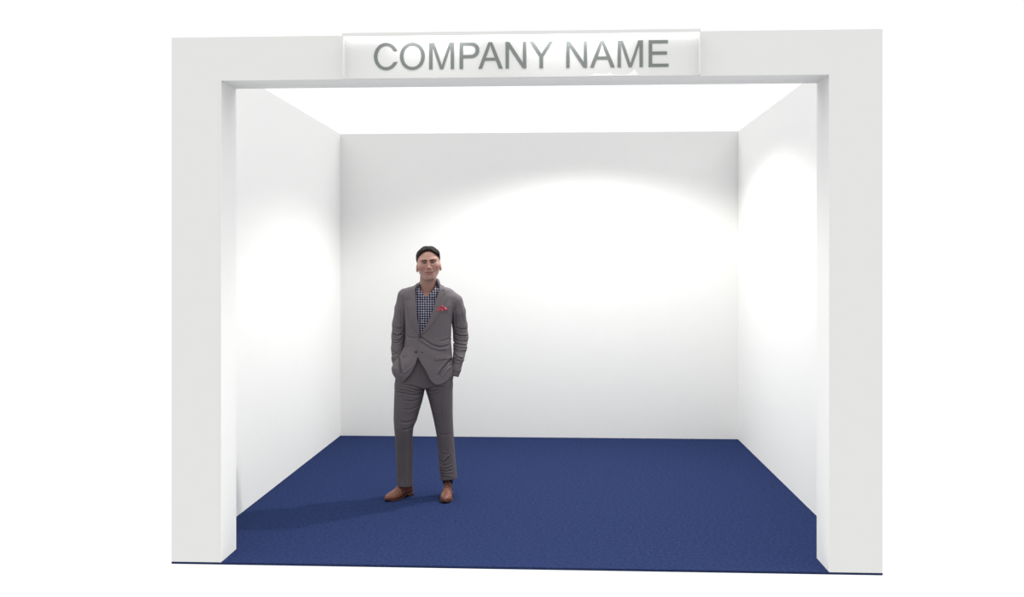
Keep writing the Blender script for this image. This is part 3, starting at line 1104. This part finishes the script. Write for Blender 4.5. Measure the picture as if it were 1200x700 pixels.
def disc(name, px, py, r, bv, material, parent, th=0.004, lift=0.0):
    """four-hole button: a turned dish with a raised rim"""
    x, z = U(px), V(py)
    y = front_y(bv, x, z) - lift
    rings = [(0.0, 0.45), (0.55, 0.45), (0.72, 0.95), (0.92, 1.0), (1.0, 0.7), (1.0, 0.0), (0.0, 0.0)]
    bm = bmesh.new()
    prev = None
    for rr, hh in rings:
        cur = [bm.verts.new((math.cos(a) * rr * r, -hh * th, math.sin(a) * rr * r)) for a in [2 * math.pi * k_ / 20 for k_ in range(20)]]
        if prev:
            for k_ in range(20):
                bm.faces.new((prev[k_], prev[(k_ + 1) % 20], cur[(k_ + 1) % 20], cur[k_]))
        prev = cur
    bmesh.ops.remove_doubles(bm, verts=bm.verts[:], dist=1e-6)
    bmesh.ops.recalc_face_normals(bm, faces=bm.faces[:])
    me = bpy.data.meshes.new(name)
    bm.to_mesh(me)
    bm.free()
    b = link_mesh(name, me, material, parent, smooth=True)
    b.location = (x, y, z)
    return b


disc('button', 492.2, 393.6, 0.0088, BV_J, M_BUTTON, jacket, lift=0.004)
disc('button', 487.9, 410.8, 0.0088, BV_J, M_BUTTON, jacket)
patch('buttonhole', jacket_outer, [(493.0, 410.7), (496.4, 411.0), (496.4, 411.7), (493.0, 411.4)], -0.001, 0.0016, 0.0014, M_HOLE, jacket)
patch('buttonhole', jacket_outer, [(518.3, 340.2), (520.8, 339.6), (520.9, 340.4), (518.4, 341.0)], 0.004, 0.0072, 0.0014, M_HOLE, jacket, 0.02)

# ---------------------------------------------------------------- shirt


def shirt_body(X, Y, Z):
    d = torso_sdf(X, Y, Z) + 0.017
    d = smin(d, cone(X, Y, Z, (U(501.5), 0.012, V(345)), (U(501.8), 0.012, V(338)), 0.0665, 0.0665), 0.02)
    return d


NECK_V = [(491.2, 318), (491.6, 334), (494.0, 341.5), (499.0, 348.4), (504.5, 343), (509.0, 338.5), (511.6, 334), (513, 318)]


def shirt_sdf(X, Y, Z):
    d = shirt_body(X, Y, Z)
    d = smax(d, -(torso_sdf(X, Y, Z) + 0.026), 0.003)
    d = smax(d, -np.maximum(poly2(X, Z, NECK_V), Y + 0.0), 0.003)
    d = smax(d, -cone(X, Y, Z, (U(501.5), 0.012, V(355)), (U(502), 0.012, V(318)), 0.064, 0.062), 0.003)
    # placket fold
    return d - 0.0012 * np.exp(-((X - U(497.5) - (Z - V(370)) * 0.28) / 0.010) ** 4) * (Y < 0)


shirt = sculpt('shirt', shirt_sdf, (U(478), U(526), -0.14, 0.13, V(420), V(329)), 0.0032, M_SHIRT, man, 2)

COL_R = [(490.2, 332.6), (491.4, 337.0), (494.6, 342.0), (498.8, 347.6), (496.0, 350.6), (491.2, 347.5), (488.4, 342.5), (488.0, 334.5)]
COL_L = [(514.0, 326.0), (511.8, 333.5), (508.4, 338.6), (502.6, 345.0), (505.4, 350.4), (510.4, 347.2), (513.6, 341.0), (515.2, 333.0)]


def collar_host(X, Y, Z):
    yc = 0.012
    r = np.sqrt((X - U(501.6)) ** 2 + ((Y - yc) * 0.97) ** 2)
    return smin(shirt_body(X, Y, Z), r - (0.0655 + (V(333) - Z) * 0.12), 0.012)


patch('shirt_collar', collar_host, COL_R, -0.001, 0.0085, 0.0019, M_SHIRT, shirt, 0.03)
patch('shirt_collar', collar_host, COL_L, -0.001, 0.0085, 0.0019, M_SHIRT, shirt, 0.03)


def stand_sdf(X, Y, Z):
    r = np.sqrt((X - U(501.6)) ** 2 + ((Y - 0.012) * 0.97) ** 2)
    zt_ = V(328.0) - 0.32 * np.clip(0.05 - Y, 0, 0.2) + (X - U(501.8)) * 0.20
    d = np.maximum(np.abs(r - 0.0685) - 0.003, np.maximum(Z - zt_, V(345) - Z))
    return smax(d, -0.025 - Y, 0.004)


sculpt('collar_stand', stand_sdf, (U(487), U(517), -0.06, 0.10, V(347), V(321)), 0.0028, M_SHIRT, shirt, 2)
BV_S = skin_of(shirt)
for bx_, by_ in ((498.4, 352.5), (496.8, 364.0), (495.0, 376.0)):
    disc('shirt_button', bx_, by_, 0.0052, BV_S, mat('pale_button', (0.24, 0.23, 0.26, 1), 0.35, 0.5), shirt, th=0.0025)

# ---------------------------------------------------------------- trousers
LEG_R = [(408, 478, 500, -0.085, 0.050), (424, 473, 500, -0.098, 0.080), (436, 468.0, 500, -0.105, 0.100), (443, 464.2, 500, -0.110, 0.112), (450, 462.8, 499.5, -0.112, 0.118), (458, 462.5, 497.6, -0.108, 0.115), (470, 462.0, 495.0, -0.108, 0.105),
         (482, 461.7, 491.3, -0.108, 0.090), (491, 461.6, 488.8, -0.108, 0.078), (500, 462.2, 484.6, -0.108, 0.066), (510, 463.0, 483.8, -0.098, 0.068),
         (525, 463.8, 483.8, -0.080, 0.082), (545, 464.6, 483.8, -0.068, 0.092), (560, 465.2, 483.9, -0.066, 0.094), (572, 465.6, 483.8, -0.072, 0.094)]
LEG_L = [(408, 497, 520, -0.085, 0.050), (424, 497, 524, -0.098, 0.080), (436, 496, 527.5, -0.105, 0.100), (443, 496, 530.0, -0.110, 0.112), (450, 497, 530.6, -0.112, 0.118), (458, 499.0, 530.6, -0.106, 0.115), (470, 502.6, 530.6, -0.100, 0.108),
         (482, 505.6, 530.5, -0.092, 0.096), (495, 508.6, 530.8, -0.084, 0.088), (510, 511.5, 531.6, -0.078, 0.084), (525, 513.2, 532.8, -0.074, 0.084),
         (538, 514.0, 533.8, -0.074, 0.086), (548, 514.4, 534.7, -0.076, 0.086), (558, 516.0, 535.5, -0.078, 0.086), (568, 516.8, 535.4, -0.082, 0.086)]
T_FOLDS = [
    # whiskers from the crotch
    ([(497, 455.5), (490, 452), (481, 449.5), (474, 449)], 0.0065, 0.0062), ([(496, 458), (488, 457), (478, 454), (468, 453)], -0.0040, 0.0065),
    ([(495, 460), (486, 461.5), (476, 459), (466, 458)], 0.0055, 0.0065), ([(492, 466), (483, 468.5), (473, 466.5)], 0.0040, 0.0070),
    ([(499, 456), (505, 453), (513, 451.5), (521, 452)], 0.0045, 0.0065), ([(501, 460), (508, 459), (516, 456)], -0.0030, 0.0075),
    ([(490, 474), (482, 478), (474, 477)], 0.0030, 0.0080),
    # fly
    ([(493.2, 424), (493.0, 434), (493.4, 446), (496, 455)], 0.0032, 0.0038),
    # knee of the bent leg
    ([(489, 488), (482, 492), (475, 492.5), (468, 490)], 0.0040, 0.0085), ([(485, 497), (478, 501), (471, 500)], 0.0030, 0.0075),
    # breaks in the straight leg
    ([(512, 505), (519, 509), (527, 507)], 0.0022, 0.0090), ([(513.5, 528), (520, 531.5), (526, 530)], 0.0035, 0.0060),
    ([(514, 538), (520, 541), (524, 536), (528, 533)], 0.0070, 0.0055), ([(514, 544), (521, 546.5), (529, 543)], -0.0045, 0.0055),
    ([(515, 550), (522, 551), (530, 549)], 0.0045, 0.0055), ([(517, 556), (524, 555), (531, 557)], -0.0025, 0.0055),
    # pressed creases
    ([(471, 494), (472.4, 510), (473.6, 530), (474.6, 550), (475.2, 569)], -0.0050, 0.0042), ([(478, 458), (474, 476), (471, 494)], -0.0025, 0.0050),
    ([(516, 462), (519, 484), (521, 506), (522.6, 526)], -0.0042, 0.0042),
    # rear of the trouser leg
    ([(481, 505), (481, 530), (481.5, 555)], 0.0020, 0.0050)]


def trouser_outer(X, Y, Z):
    a = prof(X, Y, Z, LEG_R, 2.15)
    b = prof(X, Y, Z, LEG_L, 2.15)
    hips = prof(X, Y, Z, [(404, 478, 522, -0.100, 0.066), (416, 475, 524, -0.104, 0.076), (428, 470, 527, -0.110, 0.090), (440, 465.6, 529.2, -0.112, 0.108), (450, 464.8, 528.6, -0.108, 0.112), (470, 466, 527, -0.09, 0.10)], 2.4)
    hips = smax(hips, V(454.5) - Z, 0.02)
    legs = np.minimum(a, b)
    d = smin(legs, hips, 0.018)
    d = d + folds(X, Z, T_FOLDS) * np.clip((0.03 - Y) / 0.05, 0, 1)
    return d


def trouser_sdf(X, Y, Z):
    d = trouser_outer(X, Y, Z)
    d = smax(d, Z - V(412), 0.004)
    hemz = np.where(X < U(498), V(569.6) - 0.10 * (Y - 0.0) - 0.02 * (X - U(475)), V(562.6) - 0.20 * (Y + 0.04) + 0.10 * (X - U(520)))
    d = smax(d, hemz - Z, 0.003)
    # hollow at the hem so that the shoe goes up inside
    core = np.minimum(prof(X, Y, Z, LEG_R, 2.15), prof(X, Y, Z, LEG_L, 2.15)) + 0.008
    return smax(d, -np.maximum(core, Z - hemz - 0.022), 0.003)


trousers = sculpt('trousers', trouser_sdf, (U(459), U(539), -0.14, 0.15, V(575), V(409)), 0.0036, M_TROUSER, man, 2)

# belt and buckle just showing in the opening of the jacket
belt = patch('belt', trouser_outer, [(486.5, 414.2), (497, 414.2), (497, 420.6), (486.5, 420.6)], -0.002, 0.0035, 0.003, M_BELT, man)
patch('buckle', trouser_outer, [(489.6, 415.6), (492.6, 415.6), (492.6, 420.6), (489.6, 420.6)], 0.003, 0.0065, 0.0018, M_BUCKLE, belt)

# ---------------------------------------------------------------- shoes


def shoe(toe, ang, L, ankle):
    """toe: floor position of the tip; ang: heading of the toe in the man's plane"""
    ux, uy = math.cos(ang), math.sin(ang)
    uu = np.array([0, .02, .06, .12, .20, .28, .36, .46, .56, .66, .74, .82, .90, .96, 1.0]) * L
    hw = np.array([.020, .028, .033, .0345, .034, .032, .0315, .035, .041, .0445, .044, .040, .032, .021, .008])
    top = np.array([.085, .098, .112, .122, .128, .128, .118, .094, .078, .067, .061, .056, .050, .044, .036])
    bot = np.array([.026, .025, .025, .025, .025, .025, .022, .014, .010, .009, .009, .010, .012, .016, .020])

    def frame(X, Y):
        x, y = X - toe[0], Y - toe[1]
        return x * ux + y * uy + L, -x * uy + y * ux      # distance from the heel, sideways

    def upper(X, Y, Z):
        u, v_ = frame(X, Y)
        uc = np.clip(u, 0, L)
        a, t, b = np.interp(uc, uu, hw), np.interp(uc, uu, top), np.interp(uc, uu, bot)
        rel = np.clip((Z - b) / (t - b), 0, 1)
        a = a * (1.0 - 0.14 * rel)
        ex = np.maximum(np.maximum(-u, u - L), 0)
        q = ((np.abs(v_) / a) ** 2.3 + (np.abs(Z - (b + (t - b) * 0.30)) / np.where(Z > b + (t - b) * 0.30, (t - b) * 0.70, (t - b) * 0.30 + 0.004)) ** 2.3 + 1e-9) ** (1 / 2.3)
        d = (q - 1) * np.minimum(a, 0.026) + ex
        # the leg opening and the tongue seams
        d = d + 0.0012 * np.exp(-((u - 0.60 * L) / 0.0035) ** 2) + 0.0010 * np.exp(-((u - 0.24 * L) / 0.0030) ** 2)
        d = d - 0.0016 * np.exp(-((u - 0.48 * L) / 0.05) ** 2) * (np.abs(v_) < 0.016)
        d = d + 0.0014 * np.sin(u * 260) * np.exp(-((u - 0.56 * L) / 0.03) ** 2)
        return smax(d, b - 0.003 - Z, 0.002)

    def sole(X, Y, Z):
        u, v_ = frame(X, Y)
        uc = np.clip(u, 0, L)
        a, b = np.interp(uc, uu, hw) + 0.0025, np.interp(uc, uu, bot)
        ex = np.maximum(np.maximum(-0.003 - u, u - L - 0.003), 0)
        flat = np.abs(v_) - a
        th = np.where(u > 0.36 * L, b, b - 0.0075)
        welt = np.maximum(np.maximum(Z - b, (b - 0.0085) - Z), flat)
        heel = np.maximum(np.maximum(Z - b, -Z), np.maximum(flat + 0.001, u - 0.235 * L))
        return np.maximum(np.minimum(welt, heel), 0) * 0 + np.minimum(welt, heel) + ex

    cx = toe[0] - ux * L / 2
    cy = toe[1] - uy * L / 2
    e = L * 0.5
    bxr = (abs(ux) * e + abs(uy) * 0.05 + 0.012, abs(uy) * e + abs(ux) * 0.05 + 0.012)
    b6 = (cx - bxr[0], cx + bxr[0], cy - bxr[1], cy + bxr[1])
    sh = sculpt('shoe', upper, b6 + (0.0, 0.142), 0.0026, M_LEATHER, man, 2)
    sculpt('sole', sole, b6 + (-0.006, 0.040), 0.0026, M_SOLE, sh, 1)
    bv = skin_of(sh)
    # laces across the instep, following the leather
    for k_ in range(3):
        u0 = L * (0.40 + 0.055 * k_)
        pts = []
        for s_ in np.linspace(-0.021, 0.021, 9):
            uu_ = u0 + 0.012 * (s_ / 0.021)
            wx_ = toe[0] + (uu_ - L) * ux - s_ * uy
            wy_ = toe[1] + (uu_ - L) * uy + s_ * ux
            h_ = bv.ray_cast(Vector((wx_, wy_, 0.4)), Vector((0, 0, -1)))
            if h_[0] is not None:
                pts.append(h_[0] + h_[1] * 0.0012)
        if len(pts) < 3:
            continue
        bm = bmesh.new()
        prev = None
        for i_, p_ in enumerate(pts):
            t_ = (pts[min(i_ + 1, len(pts) - 1)] - pts[max(i_ - 1, 0)]).normalized()
            a_ = t_.cross(Vector((0, 0, 1))).normalized()
            c_ = a_.cross(t_)
            ring = [bm.verts.new(p_ + (a_ * math.cos(2 * math.pi * j_ / 8) + c_ * math.sin(2 * math.pi * j_ / 8)) * 0.0019) for j_ in range(8)]
            if prev:
                for j_ in range(8):
                    bm.faces.new((prev[j_], prev[(j_ + 1) % 8], ring[(j_ + 1) % 8], ring[j_]))
            else:
                bm.faces.new(ring[::-1])
            prev = ring
        bm.faces.new(prev)
        bmesh.ops.recalc_face_normals(bm, faces=bm.faces[:])
        me = bpy.data.meshes.new('lace')
        bm.to_mesh(me)
        bm.free()
        link_mesh('lace', me, M_LACE, sh, smooth=True)
    # sock rising from the shoe into the trouser leg
    ax_, ay_ = toe[0] - ux * L * 0.80, toe[1] - uy * L * 0.80
    sculpt('sock', lambda X, Y, Z: smax(cone(X, Y, Z, (ax_, ay_, 0.09), (ankle[0], ankle[1], 0.21), 0.0365, 0.0385), np.maximum(0.09 - Z, Z - 0.215), 0.003),
           (min(ax_, ankle[0]) - 0.055, max(ax_, ankle[0]) + 0.055, min(ay_, ankle[1]) - 0.055, max(ay_, ankle[1]) + 0.055, 0.08, 0.225), 0.004, M_SOCK, man, 1)


shoe((TOE_R.x, TOE_R.y), ANG_R, LEN_R, (ANK_R[0], ANK_R[1] + 0.004))
shoe((TOE_L.x, TOE_L.y), ANG_L, LEN_L, (ANK_L[0], ANK_L[1] + 0.004))
